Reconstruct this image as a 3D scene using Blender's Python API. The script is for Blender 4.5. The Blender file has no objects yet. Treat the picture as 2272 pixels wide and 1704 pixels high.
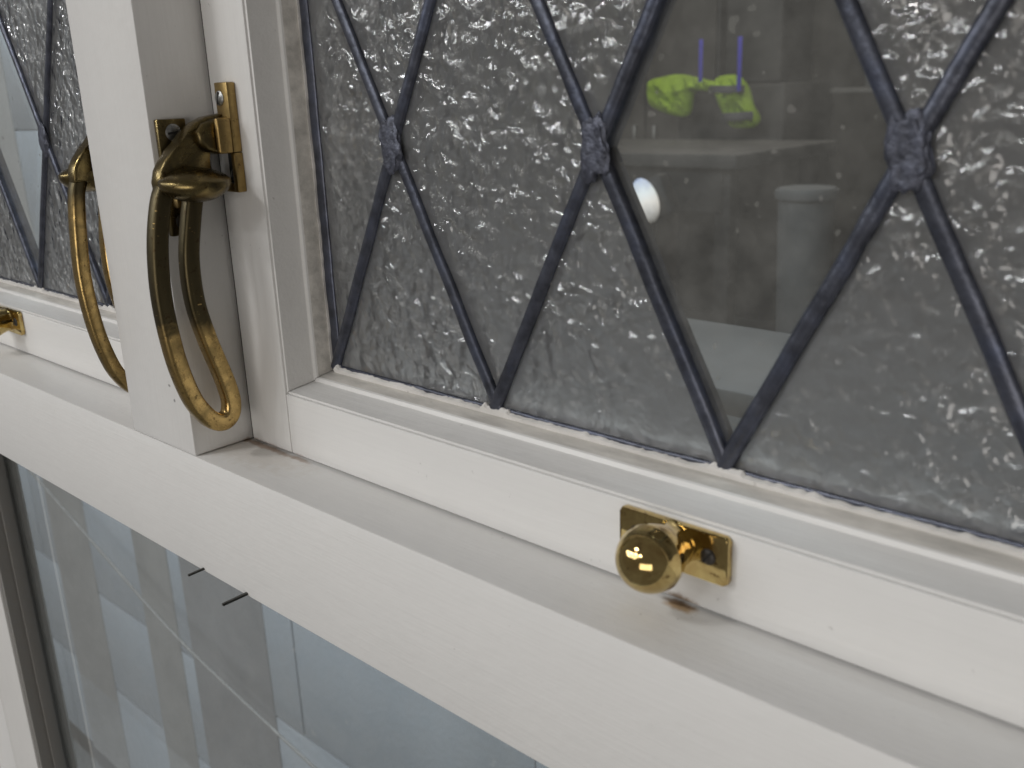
import bpy, bmesh, math, random
from mathutils import Vector, Matrix, noise
random.seed(7)
SC = bpy.context.scene
COL = SC.collection

# ------------------------------------------------------------------ camera
cam_d = bpy.data.cameras.new('camera')
cam = bpy.data.objects.new('camera', cam_d); COL.objects.link(cam)
R = Matrix(((0.73323619, 0.67897431, -0.03685886),
            (0.17382301, -0.23956817, -0.95519247),
            (-0.65738135, 0.69397477, -0.29368142)))      # rows: right, down, forward
rt, dn, fw = R[0], R[1], R[2]
m = Matrix((rt, -dn, -fw)).transposed().to_4x4()
m.translation = Vector((0.32994593, -0.16954248, 0.13170962))
cam.matrix_world = m
cam_d.sensor_width = 36
cam_d.lens = 2148.48 / 2272 * 36
cam_d.clip_start = 0.01; cam_d.clip_end = 60
cam_d.dof.use_dof = True
cam_d.dof.focus_distance = 0.40
cam_d.dof.aperture_fstop = 21
SC.camera = cam

# ------------------------------------------------------------------ world, lamps, exposure
W = bpy.data.worlds.new('World'); SC.world = W; W.use_nodes = True
bg = W.node_tree.nodes['Background']
bg.inputs[0].default_value = (1.0, 0.955, 0.90, 1); bg.inputs[1].default_value = 0.22
SC.view_settings.view_transform = 'Standard'; SC.view_settings.look = 'None'
SC.view_settings.exposure = -0.78; SC.view_settings.gamma = 1.0
SC.cycles.max_bounces = 9; SC.cycles.diffuse_bounces = 3; SC.cycles.glossy_bounces = 3
SC.cycles.transmission_bounces = 6; SC.cycles.transparent_max_bounces = 10


def area(name, loc, target, sx, sy, power, color=(1, 1, 1)):
    d = bpy.data.lights.new(name, 'AREA'); d.shape = 'RECTANGLE'
    d.size = sx; d.size_y = sy; d.energy = power; d.color = color
    o = bpy.data.objects.new(name, d); COL.objects.link(o)
    o.location = loc
    o.rotation_euler = (Vector(target) - Vector(loc)).to_track_quat('-Z', 'Y').to_euler()
    return o


# near ceiling lamp that throws the handle and knob shadows down to the right
area('ceiling_lamp', (-1.15, -2.3, 2.35), (0, 0, 0), 0.5, 0.25, 40, (1.0, 0.985, 0.97))
# rows of small hall lamps that glint in the ripples and the polished brass
for r_, (yy, zz) in enumerate(((-4.0, 2.3), (-6.5, 2.7), (-9.5, 3.1), (-13.0, 3.5))):
    for k in range(5):
        xx = yy * 0.75 + (k - 2) * (1.5 + 0.35 * r_)
        area('hall_lamp', (xx, yy, zz), (xx + 0.8, yy + 2.0, zz - 2.4), 0.75, 0.15, 26, (0.97, 0.985, 1.0))
# broad unseen fill added in front to lift the front and right-facing sides
area('front_fill', (2.0, -4.6, -0.2), (0, 0, 0), 3.4, 1.6, 92, (1.0, 0.95, 0.895))
# unseen fill added to light the block wall, and a dim lamp in the shop
area('back_fill', (-0.9, 0.26, 1.45), (-0.9, 0.40, -0.5), 2.6, 0.22, 75, (0.80, 0.91, 1.0))
area('shop_lamp', (-1.6, 3.4, 1.95), (-1.6, 3.6, -1.0), 1.6, 1.2, 48, (1.0, 0.96, 0.9))


# ------------------------------------------------------------------ materials
def nodes(name):
    mt = bpy.data.materials.new(name); mt.use_nodes = True
    nt = mt.node_tree
    return mt, nt, nt.nodes['Principled BSDF']


def N(nt, typ, **kw):
    n = nt.nodes.new(typ)
    for k, v in kw.items():
        if k in n.inputs: n.inputs[k].default_value = v
        else: setattr(n, k, v)
    return n


def coord(nt, out='Object'):
    return N(nt, 'ShaderNodeTexCoord').outputs[out]


def ramp(nt, fac, stops):
    r = N(nt, 'ShaderNodeValToRGB')
    e = r.color_ramp.elements
    while len(e) < len(stops): e.new(0.5)
    for el, (p, c) in zip(e, stops):
        el.position = p; el.color = (c, c, c, 1) if isinstance(c, (int, float)) else (*c, 1)
    nt.links.new(fac, r.inputs[0])
    return r.outputs[0]


def mixc(nt, fac, a, b):
    x = N(nt, 'ShaderNodeMix', data_type='RGBA')
    for s, v in ((x.inputs[0], fac), (x.inputs[6], a), (x.inputs[7], b)):
        if isinstance(v, bpy.types.NodeSocket): nt.links.new(v, s)
        elif isinstance(v, (int, float)): s.default_value = v
        else: s.default_value = (*v, 1)
    return x.outputs[2]


def mth(nt, op, a, b=0.0):
    x = N(nt, 'ShaderNodeMath', operation=op)
    for s, v in ((x.inputs[0], a), (x.inputs[1], b)):
        if isinstance(v, bpy.types.NodeSocket): nt.links.new(v, s)
        else: s.default_value = v
    return x.outputs[0]


def noise_tex(nt, vec, scale, detail=4.0, rough=0.5, dist=0.0, dims='3D'):
    n = N(nt, 'ShaderNodeTexNoise', Scale=scale, Detail=detail, Roughness=rough, Distortion=dist)
    nt.links.new(vec, n.inputs['Vector'])
    return n.outputs['Fac']


def stretch(nt, vec, s):
    mp = N(nt, 'ShaderNodeMapping'); mp.inputs['Scale'].default_value = s
    nt.links.new(vec, mp.inputs['Vector'])
    return mp.outputs[0]


def bump(nt, bs, h, strength, dist):
    b = N(nt, 'ShaderNodeBump', Strength=strength, Distance=dist)
    nt.links.new(h, b.inputs['Height']); nt.links.new(b.outputs[0], bs.inputs['Normal'])
    return b


def blob(nt, pos, c, radii, soft=0.35, nz=None):
    """mask 1 inside an ellipsoid spot with a ragged edge"""
    s = N(nt, 'ShaderNodeVectorMath', operation='SUBTRACT'); nt.links.new(pos, s.inputs[0]); s.inputs[1].default_value = c
    d = N(nt, 'ShaderNodeVectorMath', operation='DIVIDE'); nt.links.new(s.outputs[0], d.inputs[0]); d.inputs[1].default_value = radii
    l = N(nt, 'ShaderNodeVectorMath', operation='LENGTH'); nt.links.new(d.outputs[0], l.inputs[0])
    v = l.outputs['Value']
    if nz is not None: v = mth(nt, 'ADD', v, mth(nt, 'MULTIPLY', mth(nt, 'SUBTRACT', nz, 0.5), 1.6))
    mr = N(nt, 'ShaderNodeMapRange', interpolation_type='SMOOTHSTEP'); nt.links.new(v, mr.inputs[0])
    mr.inputs[1].default_value = 1 - soft; mr.inputs[2].default_value = 1 + soft
    mr.inputs[3].default_value = 1; mr.inputs[4].default_value = 0
    return mr.outputs[0]


def paint(name, base, dirt=0.0, dirt_col=(0.20, 0.175, 0.14), rough=0.38, grain=(30, 900, 900), spots=()):
    mt, nt, bs = nodes(name)
    pos = N(nt, 'ShaderNodeNewGeometry').outputs['Position']
    big = noise_tex(nt, pos, 28, 5, 0.6)
    c = mixc(nt, ramp(nt, big, [(0.3, 0.0), (0.75, 1.0)]), base, tuple(x * 0.965 for x in base))
    brush = noise_tex(nt, stretch(nt, pos, grain), 1.0, 2, 0.6)
    c = mixc(nt, mth(nt, 'MULTIPLY', ramp(nt, brush, [(0.42, 0.0), (0.66, 1.0)]), 0.35), c, tuple(x * 0.93 for x in base))
    # fine scuffs and specks
    sp = noise_tex(nt, pos, 420, 2, 0.5)
    msk = noise_tex(nt, pos, 60, 2, 0.5)
    speck = mth(nt, 'MULTIPLY', ramp(nt, sp, [(0.715, 0), (0.76, 0.75)]), ramp(nt, msk, [(0.5, 0), (0.6, 1)]))
    c = mixc(nt, mth(nt, 'MULTIPLY', speck, 0.42), c, (0.20, 0.18, 0.16))
    if dirt > 0:
        g = noise_tex(nt, stretch(nt, pos, (40, 180, 180)), 1.0, 6, 0.65)
        c = mixc(nt, mth(nt, 'MULTIPLY', ramp(nt, g, [(0.36, 0.15), (0.68, 1.0)]), dirt), c, dirt_col)
    nz = noise_tex(nt, pos, 260, 4, 0.6)
    for (ctr, rad, col, amt) in spots:
        c = mixc(nt, mth(nt, 'MULTIPLY', blob(nt, pos, ctr, rad, 0.5, nz), amt), c, col)
    nt.links.new(c, bs.inputs['Base Color'])
    bs.inputs['Roughness'].default_value = rough
    h = noise_tex(nt, stretch(nt, pos, grain), 1.0, 3, 0.6)
    h2 = noise_tex(nt, pos, 150, 3, 0.5)
    bump(nt, bs, mth(nt, 'ADD', mth(nt, 'MULTIPLY', h, 0.4), h2), 0.36, 0.0007)
    return mt


RUST = (0.20, 0.085, 0.03)
WHITE = (0.72, 0.709, 0.689)
spots_frame = [((0.010, 0.0232, 0.0), (0.019, 0.0016, 0.0013), RUST, 0.75),
               ((0.034, 0.0235, 0.0), (0.008, 0.0012, 0.0012), RUST, 0.5),
               ((0.012, 0.017, 0.0), (0.03, 0.010, 0.001), (0.50, 0.42, 0.33), 0.28),
               ((0.2055, 0.0228, 0.0), (0.0042, 0.0022, 0.002), (0.42, 0.27, 0.13), 0.9),
               ((0.204, 0.024, 0.0), (0.005, 0.0012, 0.002), (0.12, 0.07, 0.035), 0.8),
               ((-0.013, 0.0, 0.0262), (0.0008, 0.002, 0.0005), (0.1, 0.1, 0.1), 0.7),
               ((-0.0105, 0.0, 0.0205), (0.0006, 0.002, 0.0006), (0.1, 0.1, 0.1), 0.7)]
M_paint = paint('white_paint', WHITE, spots=spots_frame)
M_paint_v = paint('white_paint_upright', WHITE, grain=(900, 900, 30), spots=spots_frame[:3] + spots_frame[5:])
M_mould = paint('white_paint_moulding', (0.71, 0.70, 0.68), dirt=0.06)
M_grimy = paint('white_paint_grimy', (0.68, 0.65, 0.60), dirt=0.66, dirt_col=(0.25, 0.24, 0.22), rough=0.55)
M_putty = paint('old_paint_edge', (0.74, 0.72, 0.69), dirt=0.25, rough=0.7)
M_jamb = paint('jamb_paint_shaded', (0.20, 0.195, 0.185), dirt=0.3, grain=(900, 900, 30), rough=0.5)  # dark base puts the shade of the right-facing side into the colour


def brass(name, polish, tarnish, dark, wear=None, rough=(0.24, 0.40), relief=0.18):
    """wear=(z0, z1): below z0 rubbed bright, above z1 fully tarnished"""
    mt, nt, bs = nodes(name)
    pos = coord(nt)
    n1 = noise_tex(nt, pos, 130, 6, 0.62, 0.6)
    n2 = noise_tex(nt, pos, 520, 4, 0.6)
    t = ramp(nt, n1, [(0.36, 0.0), (0.70, 1.0)])
    if wear:
        sep = N(nt, 'ShaderNodeSeparateXYZ'); nt.links.new(pos, sep.inputs[0])
        z = mth(nt, 'ADD', sep.outputs[2], mth(nt, 'MULTIPLY', mth(nt, 'SUBTRACT', n1, 0.5), 0.016))
        mr = N(nt, 'ShaderNodeMapRange', interpolation_type='SMOOTHSTEP'); nt.links.new(z, mr.inputs[0])
        mr.inputs[1].default_value = wear[0]; mr.inputs[2].default_value = wear[1]
        t = mth(nt, 'MAXIMUM', mr.outputs[0], mth(nt, 'MULTIPLY', t, 0.72))
    c = mixc(nt, t, polish, tarnish)
    c = mixc(nt, ramp(nt, n2, [(0.60, 0.0), (0.70, 0.8)]), c, dark)
    # bright nicks in the tarnish
    n3 = noise_tex(nt, stretch(nt, pos, (300, 300, 900)), 1.0, 2, 0.5)
    c = mixc(nt, ramp(nt, n3, [(0.71, 0.0), (0.74, 0.9)]), c, polish)
    nt.links.new(c, bs.inputs['Base Color'])
    bs.inputs['Metallic'].default_value = 1.0
    rr = ramp(nt, t, [(0.0, rough[0]), (1.0, rough[1])])
    nt.links.new(rr, bs.inputs['Roughness'])
    bump(nt, bs, mth(nt, 'ADD', n1, mth(nt, 'MULTIPLY', n2, 0.5)), relief, 0.0006)
    return mt


GOLD = (0.57, 0.395, 0.155); OLIVE = (0.090, 0.073, 0.040); BROWN = (0.055, 0.033, 0.016)
M_handle = brass('tarnished_brass_handle', GOLD, OLIVE, BROWN, (0.047, 0.056))
M_handle2 = brass('rubbed_brass_handle', GOLD, OLIVE, BROWN, (0.085, 0.098))
M_tarnish = brass('tarnished_brass', (0.24, 0.18, 0.075), OLIVE, BROWN, None, (0.22, 0.4))
M_keep = brass('dull_gold_brass', (0.42, 0.295, 0.115), (0.20, 0.135, 0.06), BROWN, None, (0.3, 0.5))
M_knob = brass('polished_brass', (0.70, 0.55, 0.24), (0.40, 0.265, 0.10), (0.14, 0.07, 0.025), None, (0.05, 0.12), 0.04)


def simple(name, col, rough=0.5, metal=0.0, nscale=None, namt=0.3, bmp=0.0):
    mt, nt, bs = nodes(name)
    bs.inputs['Roughness'].default_value = rough; bs.inputs['Metallic'].default_value = metal
    if nscale:
        pos = coord(nt)
        n = noise_tex(nt, pos, nscale, 5, 0.6)
        nt.links.new(mixc(nt, ramp(nt, n, [(0.3, 0.0), (0.7, 1.0)]), tuple(x * (1 - namt) for x in col), tuple(min(1, x * (1 + namt)) for x in col)), bs.inputs['Base Color'])
        if bmp: bump(nt, bs, n, 0.5, bmp)
    else:
        bs.inputs['Base Color'].default_value = (*col, 1)
    return mt


M_steel = simple('screw_steel', (0.30, 0.30, 0.29), 0.4, 1.0, 900, 0.4)
M_darkscrew = simple('dark_screw', (0.05, 0.045, 0.04), 0.45, 0.6, 900, 0.4)
M_black = simple('black_recess', (0.012, 0.011, 0.010), 0.8)
M_lead = simple('oxidised_lead', (0.072, 0.077, 0.098), 0.34, 0.65, 160, 0.45, 0.0007)
nt = M_lead.node_tree; bs = nt.nodes['Principled BSDF']
src = bs.inputs['Base Color'].links[0].from_socket
ox = noise_tex(nt, N(nt, 'ShaderNodeNewGeometry').outputs['Position'], 75, 5, 0.65)
nt.links.new(mixc(nt, mth(nt, 'MULTIPLY', ramp(nt, ox, [(0.50, 0.0), (0.70, 1.0)]), 0.6), src, (0.10, 0.115, 0.17)), bs.inputs['Base Color'])
M_solder = simple('grey_solder', (0.075, 0.08, 0.105), 0.42, 0.45, 380, 0.55, 0.0012)
M_wire = simple('grey_cable', (0.24, 0.235, 0.225), 0.5, 0.2, 90, 0.2)
M_pin = simple('dark_steel_pin', (0.06, 0.06, 0.055), 0.45, 0.8, 500, 0.4)


def glass_textured():
    mt, nt, bs = nodes('rippled_cathedral_glass')
    pos = N(nt, 'ShaderNodeNewGeometry').outputs['Position']
    warp = N(nt, 'ShaderNodeTexNoise', Scale=70, Detail=2)
    nt.links.new(pos, warp.inputs['Vector'])
    sc = N(nt, 'ShaderNodeVectorMath', operation='SCALE'); nt.links.new(warp.outputs['Color'], sc.inputs[0]); sc.inputs['Scale'].default_value = 0.006
    ad = N(nt, 'ShaderNodeVectorMath', operation='ADD'); nt.links.new(pos, ad.inputs[0]); nt.links.new(sc.outputs[0], ad.inputs[1])
    rnd_ = N(nt, 'ShaderNodeObjectInfo').outputs['Random']
    of = N(nt, 'ShaderNodeVectorMath', operation='SCALE'); of.inputs[0].default_value = (1.3, 0.7, 2.1); nt.links.new(rnd_, of.inputs['Scale'])
    ad2 = N(nt, 'ShaderNodeVectorMath', operation='ADD'); nt.links.new(ad.outputs[0], ad2.inputs[0]); nt.links.new(of.outputs[0], ad2.inputs[1])
    v = N(nt, 'ShaderNodeTexVoronoi', feature='SMOOTH_F1', Scale=150, Smoothness=0.7)
    nt.links.new(ad2.outputs[0], v.inputs['Vector'])
    nn = noise_tex(nt, ad2.outputs[0], 300, 0.8, 0.4)
    amp = mth(nt, 'ADD', 0.35, mth(nt, 'MULTIPLY', ramp(nt, noise_tex(nt, ad2.outputs[0], 26, 2, 0.5), [(0.3, 0.0), (0.7, 1.0)]), 0.65))
    h = mth(nt, 'MULTIPLY', mth(nt, 'ADD', mth(nt, 'MULTIPLY', v.outputs['Distance'], 0.85), mth(nt, 'MULTIPLY', nn, 0.75)), amp)
    bm_ = N(nt, 'ShaderNodeBump', Strength=1.0, Distance=0.0022); nt.links.new(h, bm_.inputs['Height'])
    bl_ = N(nt, 'ShaderNodeBump', Strength=1.0, Distance=0.0014); nt.links.new(h, bl_.inputs['Height'])
    rf = N(nt, 'ShaderNodeBsdfRefraction', Roughness=0.45, IOR=1.45); rf.inputs['Color'].default_value = (0.93, 0.92, 0.90, 1)
    nt.links.new(bl_.outputs[0], rf.inputs['Normal'])
    gl = N(nt, 'ShaderNodeBsdfGlossy', Roughness=0.045); nt.links.new(bm_.outputs[0], gl.inputs['Normal'])
    fr = N(nt, 'ShaderNodeFresnel', IOR=1.5); nt.links.new(bl_.outputs[0], fr.inputs['Normal'])
    mx = N(nt, 'ShaderNodeMixShader')
    nt.links.new(mth(nt, 'MINIMUM', mth(nt, 'MULTIPLY', fr.outputs[0], 1.9), 1.0), mx.inputs[0]); df = N(nt, 'ShaderNodeBsdfDiffuse'); df.inputs[0].default_value = (0.35, 0.355, 0.36, 1); nt.links.new(bl_.outputs[0], df.inputs['Normal'])
    md = N(nt, 'ShaderNodeMixShader'); md.inputs[0].default_value = 0.23
    nt.links.new(rf.outputs[0], md.inputs[1]); nt.links.new(df.outputs[0], md.inputs[2])
    nt.links.new(md.outputs[0], mx.inputs[1]); nt.links.new(gl.outputs[0], mx.inputs[2])
    nt.links.new(mx.outputs[0], nt.nodes['Material Output'].inputs[0])
    return mt


def glass_clear(name, tint, film=0.06, specks=1.0):
    """thin clear sheet: straight-through light plus a surface reflection"""
    mt, nt, bs = nodes(name)
    tr = N(nt, 'ShaderNodeBsdfTransparent'); tr.inputs[0].default_value = (*tint, 1)
    gl = N(nt, 'ShaderNodeBsdfGlossy'); gl.inputs['Roughness'].default_value = 0.02
    fr = N(nt, 'ShaderNodeFresnel'); fr.inputs[0].default_value = 1.5
    mx = N(nt, 'ShaderNodeMixShader')
    front = mth(nt, 'SUBTRACT', 1.0, N(nt, 'ShaderNodeNewGeometry').outputs['Backfacing'])
    nt.links.new(mth(nt, 'MULTIPLY', mth(nt, 'MULTIPLY', fr.outputs[0], front), 1.6), mx.inputs[0]); nt.links.new(tr.outputs[0], mx.inputs[1]); nt.links.new(gl.outputs[0], mx.inputs[2])
    # thin film of grime
    pos = coord(nt)
    g = noise_tex(nt, pos, 90, 5, 0.7)
    df = N(nt, 'ShaderNodeBsdfDiffuse'); df.inputs[0].default_value = (0.5, 0.49, 0.46, 1)
    mx2 = N(nt, 'ShaderNodeMixShader')
    gr = mth(nt, 'ADD', mth(nt, 'MULTIPLY', ramp(nt, g, [(0.35, 0.0), (0.8, 1.0)]), 0.09), film)
    nt.links.new(gr, mx2.inputs[0])
    spk = ramp(nt, noise_tex(nt, pos, 230, 1, 0.4), [(0.74, 0.0), (0.77, 0.5 * specks)])
    nt.links.new(mixc(nt, spk, (0.5, 0.49, 0.46), (0.02, 0.02, 0.02)), df.inputs[0])
    nt.links.new(mth(nt, 'MAXIMUM', gr, spk), mx2.inputs[0])
    nt.links.new(mx.outputs[0], mx2.inputs[1]); nt.links.new(df.outputs[0], mx2.inputs[2])
    nt.links.new(mx2.outputs[0], nt.nodes['Material Output'].inputs[0])
    return mt


M_glass = glass_textured()
M_clear = glass_clear('clear_old_glass', (0.90, 0.91, 0.90))
M_lower = glass_clear('clear_sheet_glass', (0.92, 0.94, 0.94), 0.06, 0.0)


# ------------------------------------------------------------------ mesh helpers
def link(name, bm, mat, parent=None, smooth=None, mats=None):
    bmesh.ops.recalc_face_normals(bm, faces=bm.faces)
    me = bpy.data.meshes.new(name); bm.to_mesh(me); bm.free()
    for x in (mats or [mat]): me.materials.append(x)
    if smooth is not None:
        for p in me.polygons: p.use_smooth = True
        try: me.set_sharp_from_angle(angle=math.radians(smooth))
        except Exception: pass
    o = bpy.data.objects.new(name, me); COL.objects.link(o)
    if parent is not None: o.parent = parent
    return o


def thing(name, label, cat, loc=(0, 0, 0), group=None):
    o = bpy.data.objects.new(name, None); COL.objects.link(o)
    o.empty_display_size = 0.02; o.location = loc
    o['label'] = label; o['category'] = cat
    if group: o['group'] = group
    return o


def tag(o, label, cat, group=None):
    o['label'] = label; o['category'] = cat
    if group: o['group'] = group
    return o


def box(x0, x1, y0, y1, z0, z1, bev=0.0, seg=2, bm=None):
    new = bm is None
    bm = bm or bmesh.new()
    vs = [bm.verts.new((x, y, z)) for x in (x0, x1) for y in (y0, y1) for z in (z0, z1)]
    idx = ((0, 1, 3, 2), (4, 6, 7, 5), (0, 4, 5, 1), (2, 3, 7, 6), (0, 2, 6, 4), (1, 5, 7, 3))
    fs = [bm.faces.new([vs[i] for i in f]) for f in idx]
    if bev:
        es = list({e for f in fs for e in f.edges})
        bmesh.ops.bevel(bm, geom=es, offset=bev, segments=seg, affect='EDGES', profile=0.5)
    return bm


def prism(pts, axis, a, b, bev=0.0, seg=2, bm=None):
    """closed polygon pts (2 coords in the other axes, cyclic order) extruded along axis from a to b"""
    bm = bm or bmesh.new()
    def P(p, t):
        q = list(p); q.insert(axis, t); return q
    A = [bm.verts.new(P(p, a)) for p in pts]; B = [bm.verts.new(P(p, b)) for p in pts]
    fs = [bm.faces.new(A), bm.faces.new(B[::-1])]
    n = len(pts)
    for i in range(n): fs.append(bm.faces.new((A[i], A[(i + 1) % n], B[(i + 1) % n], B[i])))
    if bev:
        es = list(fs[0].edges) + list(fs[1].edges)
        bmesh.ops.bevel(bm, geom=list(set(es)), offset=bev, segments=seg, affect='EDGES', profile=0.5)
    return bm


def smooth_path(pts, sub, closed=False):
    out = []
    n = len(pts)
    rng = range(n) if closed else range(n - 1)
    for i in rng:
        if closed: p = [pts[(i + k - 1) % n] for k in range(4)]
        else: p = [pts[max(0, i - 1)], pts[i], pts[i + 1], pts[min(n - 1, i + 2)]]
        p = [Vector(q) for q in p]
        for s in range(sub):
            t = s / sub
            out.append(0.5 * ((2 * p[1]) + (p[2] - p[0]) * t + (2 * p[0] - 5 * p[1] + 4 * p[2] - p[3]) * t * t + (3 * p[1] - p[0] - 3 * p[2] + p[3]) * t ** 3))
    if not closed: out.append(Vector(pts[-1]))
    return out


def sweep(path, side, ra, rb, seg=16, power=2.6, bm=None, cap=True):
    """tube with a rounded section; `side` is a fixed vector square to the path plane (half width rb), ra in plane"""
    bm = bm or bmesh.new(); side = Vector(side).normalized(); rings = []
    n = len(path)
    for i, p in enumerate(path):
        t = (path[min(n - 1, i + 1)] - path[max(0, i - 1)]).normalized()
        nn = side.cross(t).normalized()
        a = ra(i / (n - 1)) if callable(ra) else ra
        b = rb(i / (n - 1)) if callable(rb) else rb
        ring = []
        for k in range(seg):
            th = 2 * math.pi * k / seg
            c, s = math.cos(th), math.sin(th)
            u = abs(c) ** (2 / power) * (1 if c >= 0 else -1); v = abs(s) ** (2 / power) * (1 if s >= 0 else -1)
            ring.append(bm.verts.new(p + nn * (a * u) + side * (b * v)))
        rings.append(ring)
    for A, B in zip(rings, rings[1:]):
        for k in range(seg): bm.faces.new((A[k], A[(k + 1) % seg], B[(k + 1) % seg], B[k]))
    if cap:
        bm.faces.new(rings[0][::-1]); bm.faces.new(rings[-1])
    return bm


def lathe(prof, origin, axis, seg=40, bm=None):
    """prof: list of (distance along axis, radius)"""
    bm = bm or bmesh.new(); o = Vector(origin); ax = Vector(axis).normalized()
    u = ax.orthogonal().normalized(); v = ax.cross(u)
    rings = []
    for d, r in prof:
        if r < 1e-7: rings.append([bm.verts.new(o + ax * d)])
        else: rings.append([bm.verts.new(o + ax * d + (u * math.cos(2 * math.pi * k / seg) + v * math.sin(2 * math.pi * k / seg)) * r) for k in range(seg)])
    for A, B in zip(rings, rings[1:]):
        for k in range(seg):
            k2 = (k + 1) % seg
            if len(A) == 1 and len(B) == 1: continue
            if len(A) == 1: bm.faces.new((A[0], B[k2], B[k]))
            elif len(B) == 1: bm.faces.new((A[k], A[k2], B[0]))
            else: bm.faces.new((A[k], A[k2], B[k2], B[k]))
    for ring in (rings[0], rings[-1]):
        if len(ring) > 2:
            try: bm.faces.new(ring)
            except ValueError: pass
    return bm


def screw(parent, origin, axis, r, mat, slot=(0, 0, 1)):
    """domed slotted screw head"""
    o = Vector(origin); ax = Vector(axis).normalized()
    bm = lathe([(-0.0006, r), (0.0001, r), (0.0005, r * 0.8), (0.00075, r * 0.35), (0.0008, 0)], o, ax, 20)
    s = link('screw', bm, mat, parent, smooth=50)
    sl = Vector(slot); sd = ax.cross(sl).normalized()
    bm = bmesh.new()
    vs = []
    for a in (-1, 1):
        for b in (-1, 1):
            for c in (0.00055, 0.00088):
                vs.append(bm.verts.new(o + sl * (a * r * 0.82) + sd * (b * r * 0.13) + ax * c))
    for f in ((0, 1, 3, 2), (4, 6, 7, 5), (0, 4, 5, 1), (2, 3, 7, 6), (0, 2, 6, 4), (1, 5, 7, 3)): bm.faces.new([vs[i] for i in f])
    link('slot', bm, M_black, s)
    return s


# ------------------------------------------------------------------ window frame (mullion, transom, lower light)
D = 0.0243          # depth of the casement face behind the frame face
HT = 0.0516         # height of the transom
frame = thing('window_frame', 'cream white painted wooden frame with wide transom and upright mullion between the leaded windows', 'window frame')
link('transom', box(-0.95, 0.75, 0.0, 0.075, -HT, -0.0003, 0.0008), M_paint, frame, smooth=40)
link('mullion', box(-0.05, 0.0, 0.0, 0.075, 0.0, 0.60, 0.0007), M_paint_v, frame, smooth=40)
# lower light: moulded upright on the left, clear sheet in it
prof = [(-0.47, 0.0525), (-0.47, 0.010), (-0.405, 0.010), (-0.4035, 0.0115), (-0.3835, 0.0165), (-0.3815, 0.0160), (-0.3800, 0.0172), (-0.3605, 0.0243), (-0.36, 0.0246), (-0.36, 0.0525)]
link('lower_mullion', prism(prof, 2, -0.95, -HT - 0.0004), M_paint_v, frame, smooth=30)
bm = box(-0.3598, -0.3555, 0.0262, 0.0500, -0.95, -HT - 0.0004, 0.0004)
link('glazing_bar', bm, M_jamb, frame, smooth=40)
link('glazing_bead', box(-0.3554, -0.3525, 0.034, 0.042, -0.95, -HT - 0.0004, 0.0008), M_jamb, frame, smooth=40)
link('lower_pane', box(-0.3553, 0.74, 0.0440, 0.0470, -0.95, -HT - 0.0006), M_lower, frame)
for (x, z, l, w) in ((-0.0063, -0.0502, 0.0072, 0.0005), (0.0253, -0.0503, 0.0108, 0.00062)):
    p = thing('glazing_pin', 'x', 'pin', (x, 0.0002, z))
    bm = bmesh.new()
    A = [bm.verts.new((a * w, 0.004, b * w * 0.75)) for a, b in ((-1, -1), (1, -1), (1, 1), (-1, 1))]
    B = [bm.verts.new((a * w * 0.8, -l, b * w * 0.75 - 0.0002)) for a, b in ((-1, -1), (1, -1), (1, 1), (-1, 1))]
    bm.faces.new(A); bm.faces.new(B[::-1])
    for i in range(4): bm.faces.new((A[i], A[(i + 1) % 4], B[(i + 1) % 4], B[i]))
    bpy.data.objects.remove(p)
    o = link('glazing_pin', bm, M_pin); o.location = (x, 0.0002, z)
    if x < 0: tag(o, 'shorter dark steel pin sticking out under the transom, nearer the mullion', 'pin', 'dark pins under the transom')
    else: tag(o, 'longer dark steel pin sticking out under the transom, farther from the mullion', 'pin', 'dark pins under the transom')


# ------------------------------------------------------------------ leaded casements
P, HZ, ZB = 0.0842, 0.0815, 0.0335           # lattice pitch, half height of a quarry, bottom of the lattice
X_IN, Z_IN = 0.0353, 0.0308                  # sight line of the glass
YG = 0.0432


def clip_poly(poly, x0, x1, z0, z1):
    def cut(poly, f, inter):
        out = []
        for i, p in enumerate(poly):
            q = poly[(i + 1) % len(poly)]
            if f(p): out.append(p)
            if f(p) != f(q): out.append(inter(p, q))
        return out
    def ix(v): return lambda p, q: (v, p[1] + (q[1] - p[1]) * (v - p[0]) / (q[0] - p[0]))
    def iz(v): return lambda p, q: (p[0] + (q[0] - p[0]) * (v - p[1]) / (q[1] - p[1]), v)
    for f, it in ((lambda p: p[0] >= x0, ix(x0)), (lambda p: p[0] <= x1, ix(x1)), (lambda p: p[1] >= z0, iz(z0)), (lambda p: p[1] <= z1, iz(z1))):
        if poly: poly = cut(poly, f, it)
    return poly


def clip_line(p, q, x0, x1, z0, z1):
    t0, t1 = 0.0, 1.0
    dx, dz = q[0] - p[0], q[1] - p[1]
    for a, b in ((-dx, p[0] - x0), (dx, x1 - p[0]), (-dz, p[1] - z0), (dz, z1 - p[1])):
        if abs(a) < 1e-12:
            if b < 0: return None
        else:
            t = b / a
            if a < 0: t0 = max(t0, t)
            else: t1 = min(t1, t)
    if t1 - t0 < 1e-3: return None
    return (p[0] + dx * t0, p[1] + dz * t0), (p[0] + dx * t1, p[1] + dz * t1)


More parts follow.
